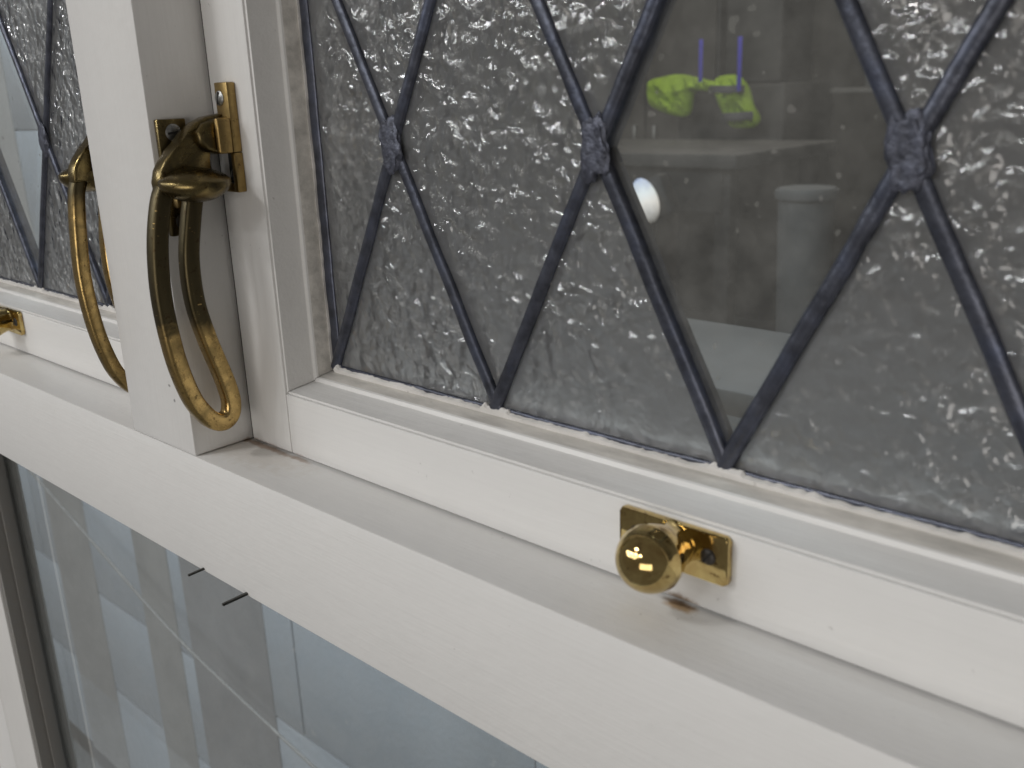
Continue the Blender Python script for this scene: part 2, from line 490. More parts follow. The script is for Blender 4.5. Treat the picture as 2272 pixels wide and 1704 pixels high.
def casement(mirror, label, xb0, clear_k, width, seed):
    rnd = random.Random(seed)
    top = 0.372
    X1 = width
    root = thing('leaded_casement', label, 'window', group='leaded casements')
    fx = (lambda x: -0.05 - x) if mirror else (lambda x: x)

    def put(name, bm, mat, parent=root, **kw):
        if mirror:
            for v in bm.verts: v.co.x = -0.05 - v.co.x
        return link(name, bm, mat, parent, **kw)

    g = 0.0022
    sw, rw = 0.0288, 0.0243
    put('stile', box(g, sw, D, 0.066, 0.0006, top, 0.0007), M_paint_v, smooth=40)
    put('stile', box(X1 - sw, X1, D, 0.066, 0.0006, top, 0.0007), M_paint_v, smooth=40)
    put('bottom_rail', box(sw + 0.0001, X1 - sw - 0.0001, D + 0.0001, 0.066, 0.0006, rw, 0.0006), M_paint, smooth=40)
    put('top_rail', box(sw + 0.0001, X1 - sw - 0.0001, D + 0.0001, 0.066, top - rw, top, 0.0006), M_paint, smooth=40)
    put('gap_shade', box(0.0002, 0.0016, D + 0.0012, 0.06, 0.0008, top), M_black)  # black strip put in for the shade inside the casement gap
    # mitred glazing moulding: (inset from the sight edge of the rail, y)
    pr = [(-0.0004, 0.030), (-0.0002, D + 0.0016), (0.0003, D + 0.0008), (0.0010, D + 0.0010), (0.0027, 0.0348), (0.0030, 0.0356), (0.0036, 0.0358),
          (0.0043, 0.0361), (0.0046, 0.0368), (0.0064, YG - 0.0003), (0.0066, YG + 0.0050), (0.0, YG + 0.006)]
    ends = [((sw, rw), (X1 - sw, rw)), ((X1 - sw, rw), (X1 - sw, top - rw)), ((X1 - sw, top - rw), (sw, top - rw)), ((sw, top - rw), (sw, rw))]
    inw = [((1, 1), (-1, 1)), ((-1, 1), (-1, -1)), ((-1, -1), (1, -1)), ((1, -1), (1, 1))]
    for (a, b), (ia, ib) in zip(ends, inw):
        bm = bmesh.new(); rings = []
        ln = math.hypot(b[0] - a[0], b[1] - a[1]); nseg = 24
        for s in range(nseg + 1):
            t = s / nseg; ring = []
            for j, (u, y) in enumerate(pr):
                gap = 0.0002
                ax, az = a[0] + ia[0] * u, a[1] + ia[1] * u; bx, bz = b[0] + ib[0] * u, b[1] + ib[1] * u
                dxu, dzu = (b[0] - a[0]) / ln, (b[1] - a[1]) / ln
                ax += dxu * gap; az += dzu * gap; bx -= dxu * gap; bz -= dzu * gap
                x, z = ax + (bx - ax) * t, az + (bz - az) * t
                w = 0.00012 * noise.noise(Vector((x * 45 + seed, z * 45, j * 0.35))) if 3 < j < 9 else 0
                ring.append(bm.verts.new((x, y + w, z)))
            rings.append(ring)
        n = len(pr)
        for A, B in zip(rings, rings[1:]):
            for k in range(n):
                f = bm.faces.new((A[k], A[(k + 1) % n], B[(k + 1) % n], B[k]))
                f.material_index = 1 if k in (8, 9) else 0
        bm.faces.new(rings[0][::-1]); bm.faces.new(rings[-1])
        put('glazing_moulding', bm, None, mats=[M_mould, M_grimy], smooth=28)
    gx0, gx1, gz0, gz1 = X_IN, X1 - X_IN, Z_IN, top - Z_IN
    # quarries (panes)
    J = int((top - ZB) / HZ) + 2
    for j in range(0, J + 1):
        for k in range(-1, 7):
            cx = xb0 + (k + (0.0 if j % 2 else 0.5)) * P; cz = ZB + j * HZ
            poly = [(cx - P / 2, cz), (cx, cz - HZ), (cx + P / 2, cz), (cx, cz + HZ)]
            poly = clip_poly(poly, gx0 - 0.002, gx1 + 0.002, gz0 - 0.002, gz1 + 0.002)
            if len(poly) < 3: continue
            ar = abs(sum(p[0] * q[1] - q[0] * p[1] for p, q in zip(poly, poly[1:] + poly[:1]))) / 2
            if ar < 2e-5: continue
            mx = sum(p[0] for p in poly) / len(poly); mz = sum(p[1] for p in poly) / len(poly)
            poly = [(mx + (p[0] - mx) * 0.985, mz + (p[1] - mz) * 0.985) for p in poly]
            clear = j == 1 and k == clear_k
            bm = prism(poly, 1, YG, YG + 0.003)
            bmesh.ops.remove_doubles(bm, verts=bm.verts, dist=1e-5)
            if clear:
                bm.free(); bm = bmesh.new(); ins = 0.0095
                rin = [(mx + (p[0] - mx) * 0.80, mz + (p[1] - mz) * 0.80) for p in poly]
                O = [bm.verts.new((p[0], YG + 0.0014, p[1])) for p in poly]; I = [bm.verts.new((p[0], YG - 0.0004, p[1])) for p in rin]; K = [bm.verts.new((p[0], YG + 0.003, p[1])) for p in poly]
                bm.faces.new(I); bm.faces.new(K[::-1]); n = len(O)
                for i in range(n):
                    bm.faces.new((O[i], O[(i + 1) % n], I[(i + 1) % n], I[i])); bm.faces.new((O[i], K[i], K[(i + 1) % n], O[(i + 1) % n]))
            tx, tz = rnd.uniform(-0.006, 0.006), rnd.uniform(-0.006, 0.006)
            for v in bm.verts: v.co.y += (v.co.x - mx) * tx + (v.co.z - mz) * tz
            o = put('quarry', bm, M_clear if clear else M_glass)
            if clear: o['label'] = 'clear smooth glass diamond among the rippled ones'
    # lead cames
    def dome(bm, p, q, w, y0, y1, wob):
        a, b = Vector((p[0], 0, p[1])), Vector((q[0], 0, q[1])); t = (b - a).normalized(); nn = Vector((-t.z, 0, t.x))
        L = (b - a).length; ns = max(4, int(L / 0.006)); rings = []
        sec = [(-1, 0.0), (-0.93, 0.45), (-0.65, 0.8), (-0.25, 0.98), (0.25, 0.98), (0.65, 0.8), (0.93, 0.45), (1, 0.0)]
        for s in range(ns + 1):
            c = a.lerp(b, s / ns); ring = []
            wv = w * (1 + 0.09 * noise.noise(c * 90 + Vector((wob, 0, 0)))); off = 0.0004 * noise.noise(c * 45 + Vector((0, wob, 0)))
            for u, h in sec:
                v = c + nn * (u * wv / 2 + off); v.y = y0 + (y1 - y0) * h; ring.append(bm.verts.new(v))
            for u in (1, -1):
                v = c + nn * (u * wv / 2 + off); v.y = YG + 0.0052; ring.append(bm.verts.new(v))
            rings.append(ring)
        n = len(rings[0])
        for A, B in zip(rings, rings[1:]):
            for k in range(n): bm.faces.new((A[k], A[(k + 1) % n], B[(k + 1) % n], B[k]))
        bm.faces.new(rings[0][::-1]); bm.faces.new(rings[-1])
        return bm
    cnt = 0
    for s in (1, -1):
        for k in range(-6, 13):
            x0 = xb0 + k * P
            p = (x0 - s * P / 2 * 1, ZB - HZ); q = (x0 + s * P / 2 * (2 * J), ZB - HZ + 2 * J * HZ)
            # line through (x0, ZB) with slope s
            q = (x0 + s * (P / 2) * (2 * J), ZB + 2 * J * HZ); p = (x0 - s * (P / 2), ZB - HZ)
            c = clip_line(p, q, gx0 - 0.0004, gx1 + 0.0004, gz0 + 0.0006, gz1 - 0.0006)
            if not c or math.hypot(c[0][0] - c[1][0], c[0][1] - c[1][1]) < 0.012: continue
            cnt += 1
            lift = 0.00012 * s
            put('lead_came', dome(bmesh.new(), c[0], c[1], 0.0046, YG - 0.0003, YG - 0.0017 - lift, cnt * 3.1 + seed), M_lead, smooth=45)
    for p, q in (((gx0 + 0.0022, gz0), (gx0 + 0.0022, gz1)), ((gx1 - 0.0022, gz0), (gx1 - 0.0022, gz1)), ((gx0, gz0 + 0.0009), (gx1, gz0 + 0.0009)), ((gx0, gz1 - 0.0012), (gx1, gz1 - 0.0012))):
        w = 0.0050 if p[0] == q[0] else 0.0026
        put('border_came', dome(bmesh.new(), p, q, w, YG - 0.0002, YG - 0.0009, seed), M_lead, smooth=45)
    # solder joints
    for j in range(0, J + 1):
        for k in range(-1, 7):
            cx = xb0 + (k + (0.5 if j % 2 else 0.0)) * P; cz = ZB + j * HZ
            if not (gx0 < cx < gx1 and gz0 + 0.01 < cz < gz1): continue
            bm = bmesh.new()
            bmesh.ops.create_icosphere(bm, subdivisions=4, radius=1.0)
            half = 0.55 if j == 0 else 1.0
            for v in bm.verts:
                n_ = v.co.normalized()
                th = math.atan2(n_.z, n_.x)
                lob = 0.90 + 0.13 * abs(math.cos(2 * (th - math.radians(63)))) ** 1.5 * (1 if abs(n_.z) > 0.25 else 0.4)
                w = 1 + 0.34 * noise.noise(n_ * 2.3 + Vector((cx * 90, cz * 90, seed))) + 0.07 * noise.noise(n_ * 7 + Vector((cx * 70, 0, seed)))
                fl = max(-0.6, min(0.72, n_.y))
                v.co = Vector((cx + n_.x * 0.0049 * lob * w, YG - 0.0016 + fl * 0.0016 * w + 0.00025 * noise.noise(n_ * 5 + Vector((cx * 50, 1, 0))), cz + n_.z * 0.0086 * half * lob * w))
            put('solder_joint', bm, M_solder, smooth=60)
    # ragged old paint edge left on the glass along the bottom and lower left
    bm = bmesh.new(); ns = 420; prev = None
    for i in range(ns + 1):
        x = gx0 + 0.002 + (gx1 - gx0 - 0.004) * i / ns
        h = 0.0013 + 0.0008 * noise.noise(Vector((x * 60, seed, 0))) + 0.0006 * noise.noise(Vector((x * 300, seed, 3))) + 0.0004 * noise.noise(Vector((x * 900, seed, 5)))
        near = min(abs((x - xb0) / P - round((x - xb0) / P)) * P, 1)
        if near < 0.006: h += 0.0016 * (0.5 + noise.noise(Vector((x * 500, seed, 9))))
        h = max(0.0002, h)
        row = [bm.verts.new((x, YG - 0.0018, gz0 - 0.0006)), bm.verts.new((x, YG - 0.0022, gz0 + h * 0.6)), bm.verts.new((x, YG - 0.0012, gz0 + h)), bm.verts.new((x, YG - 0.0004, gz0 + h * 0.98))]
        if prev:
            for k in range(3): bm.faces.new((prev[k], row[k], row[k + 1], prev[k + 1]))
        prev = row
    put('paint_edge', bm, M_putty, smooth=30)
    bm = bmesh.new(); prev = None; ns = 260
    for i in range(ns + 1):
        z = gz0 + 0.003 + (gz1 - gz0 - 0.004) * i / ns
        h = 0.00035 + 0.0007 * noise.noise(Vector((z * 70, seed, 2))) + 0.0006 * noise.noise(Vector((z * 330, seed, 4)))
        h = max(0.00005, h)
        row = [bm.verts.new((gx0 - 0.0006, YG - 0.0012, z)), bm.verts.new((gx0 + h * 0.5, YG - 0.0015, z)), bm.verts.new((gx0 + h, YG - 0.0004, z))]
        if prev:
            for k in range(2): bm.faces.new((prev[k], row[k], row[k + 1], prev[k + 1]))
        prev = row
    put('paint_edge', bm, M_putty, smooth=30)
    return root


casement(False, 'large leaded window right of the mullion with round brass knob on its bottom rail', 0.0375, 2, 0.495, 3)
casement(True, 'leaded window left of the mullion, mostly cut off by the photo edge', 0.0173, 2, 0.495, 11)


# ------------------------------------------------------------------ brass fasteners
def fastener(mirror, label, hmat, dy=0.0):
    root = thing('casement_fastener', label, 'window handle', group='brass casement fasteners')

    def put(name, bm, mat, parent=root, **kw):
        if mirror:
            for v in bm.verts: v.co.x = -0.05 - v.co.x
        return link(name, bm, mat, parent, **kw)

    def scr(o, ax, r, mat, slot):
        if mirror: o = (-0.05 - o[0], o[1], o[2]); ax = (-ax[0], ax[1], ax[2])
        return screw(root, o, ax, r, mat, slot)

    put('base_plate', box(0.0001, 0.0026, 0.0018, 0.0128, 0.0845, 0.1252, 0.0005), M_tarnish, smooth=40)
    scr((0.0027, 0.0075, 0.1205), (1, 0, 0), 0.0030, M_steel, (0, 1, 0.1))
    scr((0.0027, 0.0068, 0.0895), (1, 0, 0), 0.0030, M_darkscrew, (0, 0.8, 0.6))
    put('lug', box(0.0026, 0.0062, 0.0035, 0.0105, 0.0945, 0.0985, 0.0008), M_keep, smooth=40)
    put('pivot', lathe([(0.0, 0.0052), (0.005, 0.0052), (0.0062, 0.0046)], (0.0026, 0.008, 0.1085), (1, 0, 0), 28), M_tarnish, smooth=40)
    # flat wing above the grip (outline in y, z)
    wing = [(-0.0050, 0.1020), (-0.0052, 0.1045), (-0.0040, 0.1085), (-0.0018, 0.1118), (0.0012, 0.1147), (0.0042, 0.1172), (0.0072, 0.1206), (0.0106, 0.1236), (0.0150, 0.1254), (0.0225, 0.1265),
            (0.0230, 0.1256), (0.0180, 0.1235), (0.0150, 0.1205), (0.0140, 0.1165), (0.0150, 0.1125), (0.0158, 0.1080), (0.0150, 0.1020)]
    bm = prism(wing, 0, 0.0052, 0.0122, 0.0013, 3)
    for v in bm.verts:
        v.co.x += 0.0016 * max(0, (v.co.z - 0.112) / 0.014)
    put('wing', bm, M_tarnish, smooth=35)
    nose = [(0.0118, 0.1232), (0.0160, 0.1246), (0.0215, 0.1250), (0.0236, 0.1246), (0.0236, 0.1134), (0.0200, 0.1128), (0.0160, 0.1126), (0.0118, 0.1140), (0.0095, 0.1170), (0.0092, 0.1205)]
    bm = prism(nose, 0, 0.0095, 0.0166, 0.0018, 4)
    put('cockspur_nose', bm, M_tarnish, smooth=40)
    # leaf shaped thumb piece, a flat lens with a rounded rim
    bm = bmesh.new(); NR, SG = 9, 48; tops, bots = [], []
    def lens(u, k, top):
        th = 2 * math.pi * k / SG; cs, sn = math.cos(th), math.sin(th)
        pt = (abs(cs) ** 1.15) * (1 if cs > 0 else -1)
        x = 0.0150 + 0.0128 * u * pt * (1.0 if cs > 0 else 0.9); y = 0.0062 + 0.0126 * u * sn
        z = (0.0007 + 0.0042 * (1 - u * u) ** 0.75) if top else -(0.0007 + 0.0060 * (1 - u ** 2.4) ** 0.7)
        return (x, y, 0.1040 + z - 0.06 * (x - 0.0145))
    for lst, top in ((tops, True), (bots, False)):
        for i in range(NR):
            u = math.sin(math.pi / 2 * (i + 1) / NR)
            lst.append([bm.verts.new(lens(u, k, top)) for k in range(SG)])
        c = bm.verts.new(lens(0, 0, top))
        for k in range(SG):
            bm.faces.new((c, lst[0][k], lst[0][(k + 1) % SG]))
            for A, B in zip(lst, lst[1:]): bm.faces.new((A[k], B[k], B[(k + 1) % SG], A[(k + 1) % SG]))
    for k in range(SG): bm.faces.new((tops[-1][k], bots[-1][k], bots[-1][(k + 1) % SG], tops[-1][(k + 1) % SG]))
    put('thumb_piece', bm, M_tarnish, smooth=50)
    # looped grip
    xc = 0.0092
    yz = [(-0.0010, 0.1040), (-0.0040, 0.0985), (-0.0066, 0.0890), (-0.0082, 0.0790), (-0.0090, 0.0665), (-0.0084, 0.0530), (-0.0065, 0.0390), (-0.0030, 0.0262), (0.0010, 0.0190), (0.0048, 0.0150),
          (0.0085, 0.0140), (0.0116, 0.0160), (0.0127, 0.0205), (0.0121, 0.0255), (0.0104, 0.0325), (0.0062, 0.0470), (0.0034, 0.0613), (0.0034, 0.0765), (0.0058, 0.0894), (0.0082, 0.0985), (0.0100, 0.1040)]
    path = smooth_path([(xc, y + dy * min(1, max(0, (0.104 - z) / 0.02)), z) for y, z in yz], 6)
    bm = sweep(path, (1, 0, 0), lambda t: (0.0028 if mirror else 0.0032) + 0.0002 * math.sin(math.pi * t), 0.0031, 24, 3.6)
    put('loop_grip', bm, hmat, smooth=60)
    return root


fastener(False, 'dark tarnished brass window handle with long looped grip on the right mullion side', M_handle)
fastener(True, 'golden rubbed brass looped window handle half hidden behind the mullion', M_handle2, 0.0024)

# keep plate on the right casement stile, where the nose engages
keep = thing('keep_plate', 'narrow dull gold brass keep with steel screw on the window stile beside the dark handle', 'keep plate')
bm = box(0.0108, 0.0190, D - 0.0036, D - 0.0001, 0.1130, 0.1368, 0.0005)
link('plate', bm, M_keep, keep, smooth=40)
link('plate', box(0.0165, 0.0190, D - 0.0036, D - 0.0001, 0.0990, 0.1129, 0.0004), M_keep, keep, smooth=40)
link('plate', box(0.0108, 0.0165, D - 0.0036, D - 0.0001, 0.0990, 0.1020, 0.0004), M_keep, keep, smooth=40)
link('hook', box(0.0170, 0.0194, D - 0.0092, D - 0.0037, 0.1128, 0.1250, 0.0008, 3), M_keep, keep, smooth=40)
link('mortice', box(0.0108, 0.0165, D - 0.0012, D - 0.0002, 0.1021, 0.1129), M_black, keep)
screw(keep, (0.0138, D - 0.0037, 0.1315), (0, -1, 0), 0.0026, M_steel, (0.3, 0, 0.95))
screw(keep, (0.0140, D - 0.0014, 0.1050), (0, -1, 0), 0.0020, M_steel, (0.3, 0, 0.95))


# ------------------------------------------------------------------ brass knobs on the bottom rails
def rrect(x0, x1, z0, z1, r, n=5):
    pts = []
    for cx, cz, a0 in ((x1 - r, z1 - r, 0), (x0 + r, z1 - r, 90), (x0 + r, z0 + r, 180), (x1 - r, z0 + r, 270)):
        for i in range(n + 1):
            a = math.radians(a0 + 90 * i / n); pts.append((cx + r * math.cos(a), cz + r * math.sin(a)))
    return pts


def knob(loc, label):
    root = thing('window_knob', label, 'knob', loc, 'brass knobs on the bottom rails')
    link('back_plate', prism(rrect(-0.0169, 0.0162, -0.0070, 0.0062, 0.0012), 1, -0.0021, -0.0001, 0.0006, 3), M_knob, root, smooth=40)
    prof = [(0.0012, 0.0066), (0.0018, 0.0063), (0.0030, 0.0062), (0.0046, 0.0065), (0.0064, 0.0072), (0.0084, 0.0080), (0.0102, 0.0086), (0.0113, 0.0088), (0.0117, 0.00895), (0.0121, 0.0088)]
    for i in range(1, 19):
        a = math.radians(90 * i / 18)
        prof.append((0.0121 + 0.0088 * math.sin(a), 0.0088 * math.cos(a) if i < 18 else 0))
    bm = lathe(prof, (0, 0, 0), (0, -1, 0), 64)
    for v in bm.verts: v.co += Vector((v.co.x, 0, v.co.z)) * (0.008 * noise.noise(v.co * 160))
    link('ball_grip', bm, M_knob, root, smooth=75)
    screw(root, (0.0106, -0.0022, -0.0001), (0, -1, 0), 0.0022, M_darkscrew, (0.6, 0, 0.8))
    screw(root, (-0.0112, -0.0022, -0.0001), (0, -1, 0), 0.0022, M_darkscrew, (0.9, 0, 0.4))
    return root


knob((0.2032, D, 0.0172), 'polished brass ball knob on an oblong plate below the right leaded window')
k2 = knob((-0.2350, D, 0.0184), 'brass knob plate at the left photo edge, on the rail of the left window')

# ------------------------------------------------------------------ behind: painted block wall with a hatch
def blockmat():
    mt, nt, bs = nodes('blue_grey_painted_block')
    pos = N(nt, 'ShaderNodeNewGeometry').outputs['Position']
    n = noise_tex(nt, pos, 5, 5, 0.6); n2 = noise_tex(nt, pos, 160, 4, 0.6)
    c = mixc(nt, ramp(nt, n, [(0.3, 0.0), (0.7, 1.0)]), (0.32, 0.365, 0.415), (0.38, 0.415, 0.455))
    chips = mth(nt, 'MULTIPLY', ramp(nt, noise_tex(nt, pos, 55, 3, 0.5), [(0.70, 0), (0.74, 1)]), 0.5)
    c = mixc(nt, chips, c, (0.55, 0.56, 0.57))
    nt.links.new(c, bs.inputs['Base Color']); bs.inputs['Roughness'].default_value = 0.55
    bump(nt, bs, n2, 0.35, 0.002)
    return mt


M_block = blockmat()
M_mortar = simple('blue_painted_mortar', (0.27, 0.30, 0.33), 0.7, 0, 60, 0.15)
wall = thing('block_wall', 'blue grey painted block wall behind the windows', 'wall')
YW = 0.46
BL, BH = 0.4415, 0.2065
zc0 = -0.732
mesh_cache = {}
def block(x0, x1, z0, z1):
    key = round(x1 - x0, 3)
    if key not in mesh_cache:
        bm = box(0, x1 - x0, 0, 0.1, 0, z1 - z0, 0.0014, 2)
        o = link('block', bm, M_block, wall, smooth=40); mesh_cache[key] = o.data
    else:
        o = bpy.data.objects.new('block', mesh_cache[key]); COL.objects.link(o); o.parent = wall
    o.location = (x0, YW + 0.0006 * random.uniform(-1, 1), z0)
for c in range(-2, 8):
    z0 = zc0 + c * BH + 0.0013; z1 = zc0 + (c + 1) * BH - 0.0013
    xo = -1.137 if c % 2 == 0 else -1.137 + BL / 2
    xr = 0.55 if z1 < 0.0 else -0.70
    xs = [xo + BL * i for i in range(-6, 6)]
    for a in xs:
        x0, x1 = a + 0.0013, a + BL - 0.0013
        if x0 > xr - 0.02: continue
        x1 = min(x1, xr)
        block(x0, x1, z0, z1)
zt = zc0 + 3 * BH
bm = box(-3.9, 0.548, YW + 0.0035, YW + 0.094, zc0 - 2 * BH, zt - 0.001); box(-3.9, -0.702, YW + 0.0036, YW + 0.0941, zt - 0.001, zc0 + 8 * BH, bm=bm)
link('mortar', bm, M_mortar, wall)
M_sill = simple('grey_slab', (0.09, 0.093, 0.095), 0.5, 0, 30, 0.15, 0.001)
sill = link('slab', box(-0.698, 0.60, YW - 0.02, YW + 0.16, zt + 0.001, zt + 0.022, 0.003), M_sill, wall, smooth=40)

# panels added for the stripes of shadow and reflection on the wall, and the cable in front
M_stripe = simple('warm_grey_stripe', (0.31, 0.315, 0.315), 0.6, 0, 14, 0.10, 0.0008)
M_stripe2 = simple('dark_grey_stripe', (0.24, 0.245, 0.255), 0.6, 0, 14, 0.10, 0.0008)
for (x0, x1, mt, lab) in ((-1.505, -1.335, M_stripe, 'warm grey upright shade stripe built onto the block wall, nearest the left lower mullion'),
                          (-1.150, -1.035, M_stripe, 'narrow mid grey upright shade stripe, built solid, middle one of three on the block wall'),
                          (-0.995, -0.765, M_stripe2, 'wide dark grey upright shade stripe built onto the block wall, crossed by the cable')):
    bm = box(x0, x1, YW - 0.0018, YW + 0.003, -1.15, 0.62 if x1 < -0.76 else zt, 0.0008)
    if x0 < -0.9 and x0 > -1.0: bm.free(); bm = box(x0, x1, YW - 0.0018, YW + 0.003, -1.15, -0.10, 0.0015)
    o = link('shade_stripe', bm, mt, smooth=40)
    tag(o, lab, 'board', 'grey shade stripes on the block wall')  # not real boards: stripes of shadow and reflection built solid
pts = [(-1.47, 0.42, -0.30), (-1.399, 0.42, -0.5181), (-1.17, 0.42, -0.592), (-0.947, 0.42, -0.660), (-0.614, 0.42, -0.7192), (-0.30, 0.42, -0.765), (0.1, 0.42, -0.80)]
pts = [(-1.75, 0.42, -0.385), (-1.60, 0.42, -0.447)] + pts[1:]
o = link('cable', sweep(smooth_path(pts, 8), (0, 1, 0), 0.0023, 0.0023, 12, 2.0), M_wire, smooth=60)
tag(o, 'thin pale grey cable slanting down across the block wall', 'cable')

# ------------------------------------------------------------------ the dim shop seen through the clear pane
M_floor = simple('concrete_floor', (0.20, 0.20, 0.20), 0.5, 0, 3, 0.25)
M_dark = simple('dark_brown_wall', (0.085, 0.078, 0.070), 0.8, 0, 2.2, 0.35)
fl = link('floor', box(-9, 3, -0.5, 7, -1.25, -1.20), M_floor); fl['kind'] = 'structure'
M_pale = simple('pale_ceiling', (0.22, 0.21, 0.20), 0.8, 0, 2, 0.2)
bw = link('back_wall', box(-9, 3, 6.4, 6.5, -1.198, 2.3), M_dark); bw['kind'] = 'structure'
o = link('side_wall', box(2.4, 2.5, 0.09, 6.39, -1.198, 2.3), M_dark); o['kind'] = 'structure'
o = link('side_wall', box(-8.9, -8.8, 0.09, 6.39, -1.198, 2.3), M_dark); o['kind'] = 'structure'
o = link('ceiling', box(-9, 3, 0.09, 6.5, 2.301, 2.4), M_pale); o['kind'] = 'structure'

# things in the shop; jacket, bench and tub are reflections built solid
M_lime = simple('reflected_lime_fabric', (0.33, 0.50, 0.03), 0.8, 0, 9, 0.18)
M_band = simple('reflected_grey_tape', (0.10, 0.10, 0.11), 0.5, 0, 20, 0.2)
M_blue = simple('blue_webbing', (0.06, 0.05, 0.50), 0.6)
M_case = simple('dark_machine_paint', (0.045, 0.043, 0.042), 0.6, 0, 6, 0.3)
M_tub = simple('off_white_plastic', (0.125, 0.125, 0.125), 0.7, 0, 8, 0.25)
M_bench = simple('grey_bench_top', (0.135, 0.13, 0.125), 0.7, 0, 5, 0.3)


def puffy(pts, y, th, name, mat, parent, seed):
    """padded cloth shape: outline in x, z, bulging towards both sides, with folds"""
    o2 = [p for p in smooth_path([(x, 0, z) for x, z in pts], 5, True)]
    cx = sum(p.x for p in o2) / len(o2); cz = sum(p.z for p in o2) / len(o2)
    bm = bmesh.new(); n = len(o2)
    for sgn in (-1, 1):
        rings = []
        for i in range(1, 13):
            u = i / 12
            ring = []
            for p in o2:
                x, z = cx + (p.x - cx) * u, cz + (p.z - cz) * u
                f = (abs(noise.noise(Vector((x * 16 + z * 9 + seed, z * 7, sgn)))) - 0.2) * 0.11 * (1 - u ** 4) + noise.noise(Vector((x * 40, z * 30, seed))) * 0.015 * (1 - u ** 3)
                ring.append(bm.verts.new((x, y + sgn * (th * math.sqrt(max(0, 1 - u * u)) + f + 0.004), z)))
            rings.append(ring)
        c = bm.verts.new((cx, y + sgn * th, cz))
        for k in range(n):
            k2 = (k + 1) % n
            bm.faces.new((c, rings[0][k], rings[0][k2]))
            for A, B in zip(rings, rings[1:]): bm.faces.new((A[k], B[k], B[k2], A[k2]))
        if sgn < 0: first = rings[-1]
        else:
            for k in range(n): bm.faces.new((first[k], rings[-1][k], rings[-1][(k + 1) % n], first[(k + 1) % n]))
    return link(name, bm, mat, parent, smooth=50)


jk = thing('reflected_jacket', 'lime yellow safety jacket with grey bands reflected in the clear glass diamond, built solid behind it', 'jacket', (-2.45, 4.2, -0.1))
def inj(o): o.location = Vector(o.location) - Vector(jk.location); return o
inj(puffy([(-2.747, .125), (-2.646, .151), (-2.548, .159), (-2.452, .139), (-2.400, .105), (-2.464, .063), (-2.484, -.034), (-2.559, -.049), (-2.702, -.008), (-2.741, .039)], 4.2, 0.06, 'reflected_sleeve', M_lime, jk, 1))
inj(puffy([(-2.493, .146), (-2.384, .125), (-2.290, .112), (-2.300, .076), (-2.396, .072), (-2.478, .095)], 4.2, 0.07, 'reflected_collar', M_lime, jk, 2))
inj(puffy([(-2.345, .126), (-2.254, .147), (-2.19, .125), (-2.155, .06), (-2.116, -.037), (-2.109, -.096), (-2.194, -.109), (-2.26, -.087), (-2.329, .031)], 4.2, 0.06, 'reflected_sleeve', M_lime, jk, 3))
for x0, z0, x1, z1, w in ((-2.335, 0.082, -2.150, 0.078, 0.036), (-2.268, -0.052, -2.100, -0.044, 0.040)):
    bm = bmesh.new(); pa = [Vector((x0 + (x1 - x0) * t / 8, 4.2 - 0.085 * math.sin(math.pi * (0.15 + 0.7 * t / 8)) - 0.018, z0 + (z1 - z0) * t / 8)) for t in range(9)]
    inj(link('reflected_band', sweep(pa, (0, 0, 1), 0.012, w / 2, 8, 4), M_band, jk, smooth=50))
for xa, za, xb, zb, lab in ((-2.371, .42, -2.359, .118, 'left of two blue straps above the lime jacket'), (-2.156, .42, -2.146, .07, 'right of two blue straps above the lime jacket')):
    o = link('hanging_strap', box(-0.011, 0.011, 4.085, 4.089, zb, 0.315, 0.0008), M_blue, smooth=40); o.location = (xb, 0, 0)
    tag(o, lab, 'strap', 'blue straps')
mc = thing('dark_machine', 'dark machine cabinet standing behind the lime jacket reflection', 'machine', (-2.47, 4.6, -1.2))
bm = box(-0.20, 0.42, -0.24, 0.3, 0.0, 1.30, 0.02, 3); link('cabinet', bm, M_case, mc, smooth=40)
link('column', box(0.02, 0.34, -0.14, 0.2, 1.302, 2.6, 0.015, 3), M_case, mc, smooth=40)
link('base', box(-0.26, 0.48, -0.30, 0.36, -0.0, 0.12, 0.012, 2), M_case, mc, smooth=40)
bn = thing('reflected_bench', 'grey topped work bench reflection built solid behind the glass, its corner below the lime jacket', 'bench', (-2.5, 3.3, -1.2))
link('reflected_bench_top', box(-1.2, 0.81, 0.0, 0.9, 0.985, 1.04, 0.006), M_bench, bn, smooth=40)
for lx in (-1.12, 0.68):
    for ly in (0.06, 0.78): link('leg', box(lx, lx + 0.07, ly, ly + 0.07, 0, 0.984, 0.004), M_case, bn, smooth=40)
link('reflected_apron', box(-1.1, 0.72, 0.05, 0.07, 0.80, 0.984, 0.003), M_case, bn, smooth=40)
tb = thing('reflected_tub', 'off white plastic tub, a reflection built solid, low at the right of the clear diamond', 'tub', (-0.742, 2.0, -0.55))
prof_t = [(0.0, 0.0), (0.0, 0.055), (0.40, 0.066), (0.405, 0.071), (0.42, 0.071), (0.428, 0.066), (0.431, 0.0)]
link('reflected_tub_body', lathe(prof_t, (0, 0, 0), (0, 0, 1), 36), M_tub, tb, smooth=40)
link('reflected_lid_rim', lathe([(0.404, 0.0725), (0.416, 0.0745), (0.424, 0.0725)], (0, 0, 0), (0, 0, 1), 36), M_tub, tb, smooth=40)
st = thing('stool', 'dark stool carrying the off white tub', 'stool', (-0.742, 2.0, -1.2))
link('seat', lathe([(0.615, 0.0), (0.615, 0.15), (0.622, 0.16), (0.642, 0.16), (0.649, 0.15), (0.649, 0.0)], (0, 0, 0), (0, 0, 1), 36), M_case, st, smooth=40)
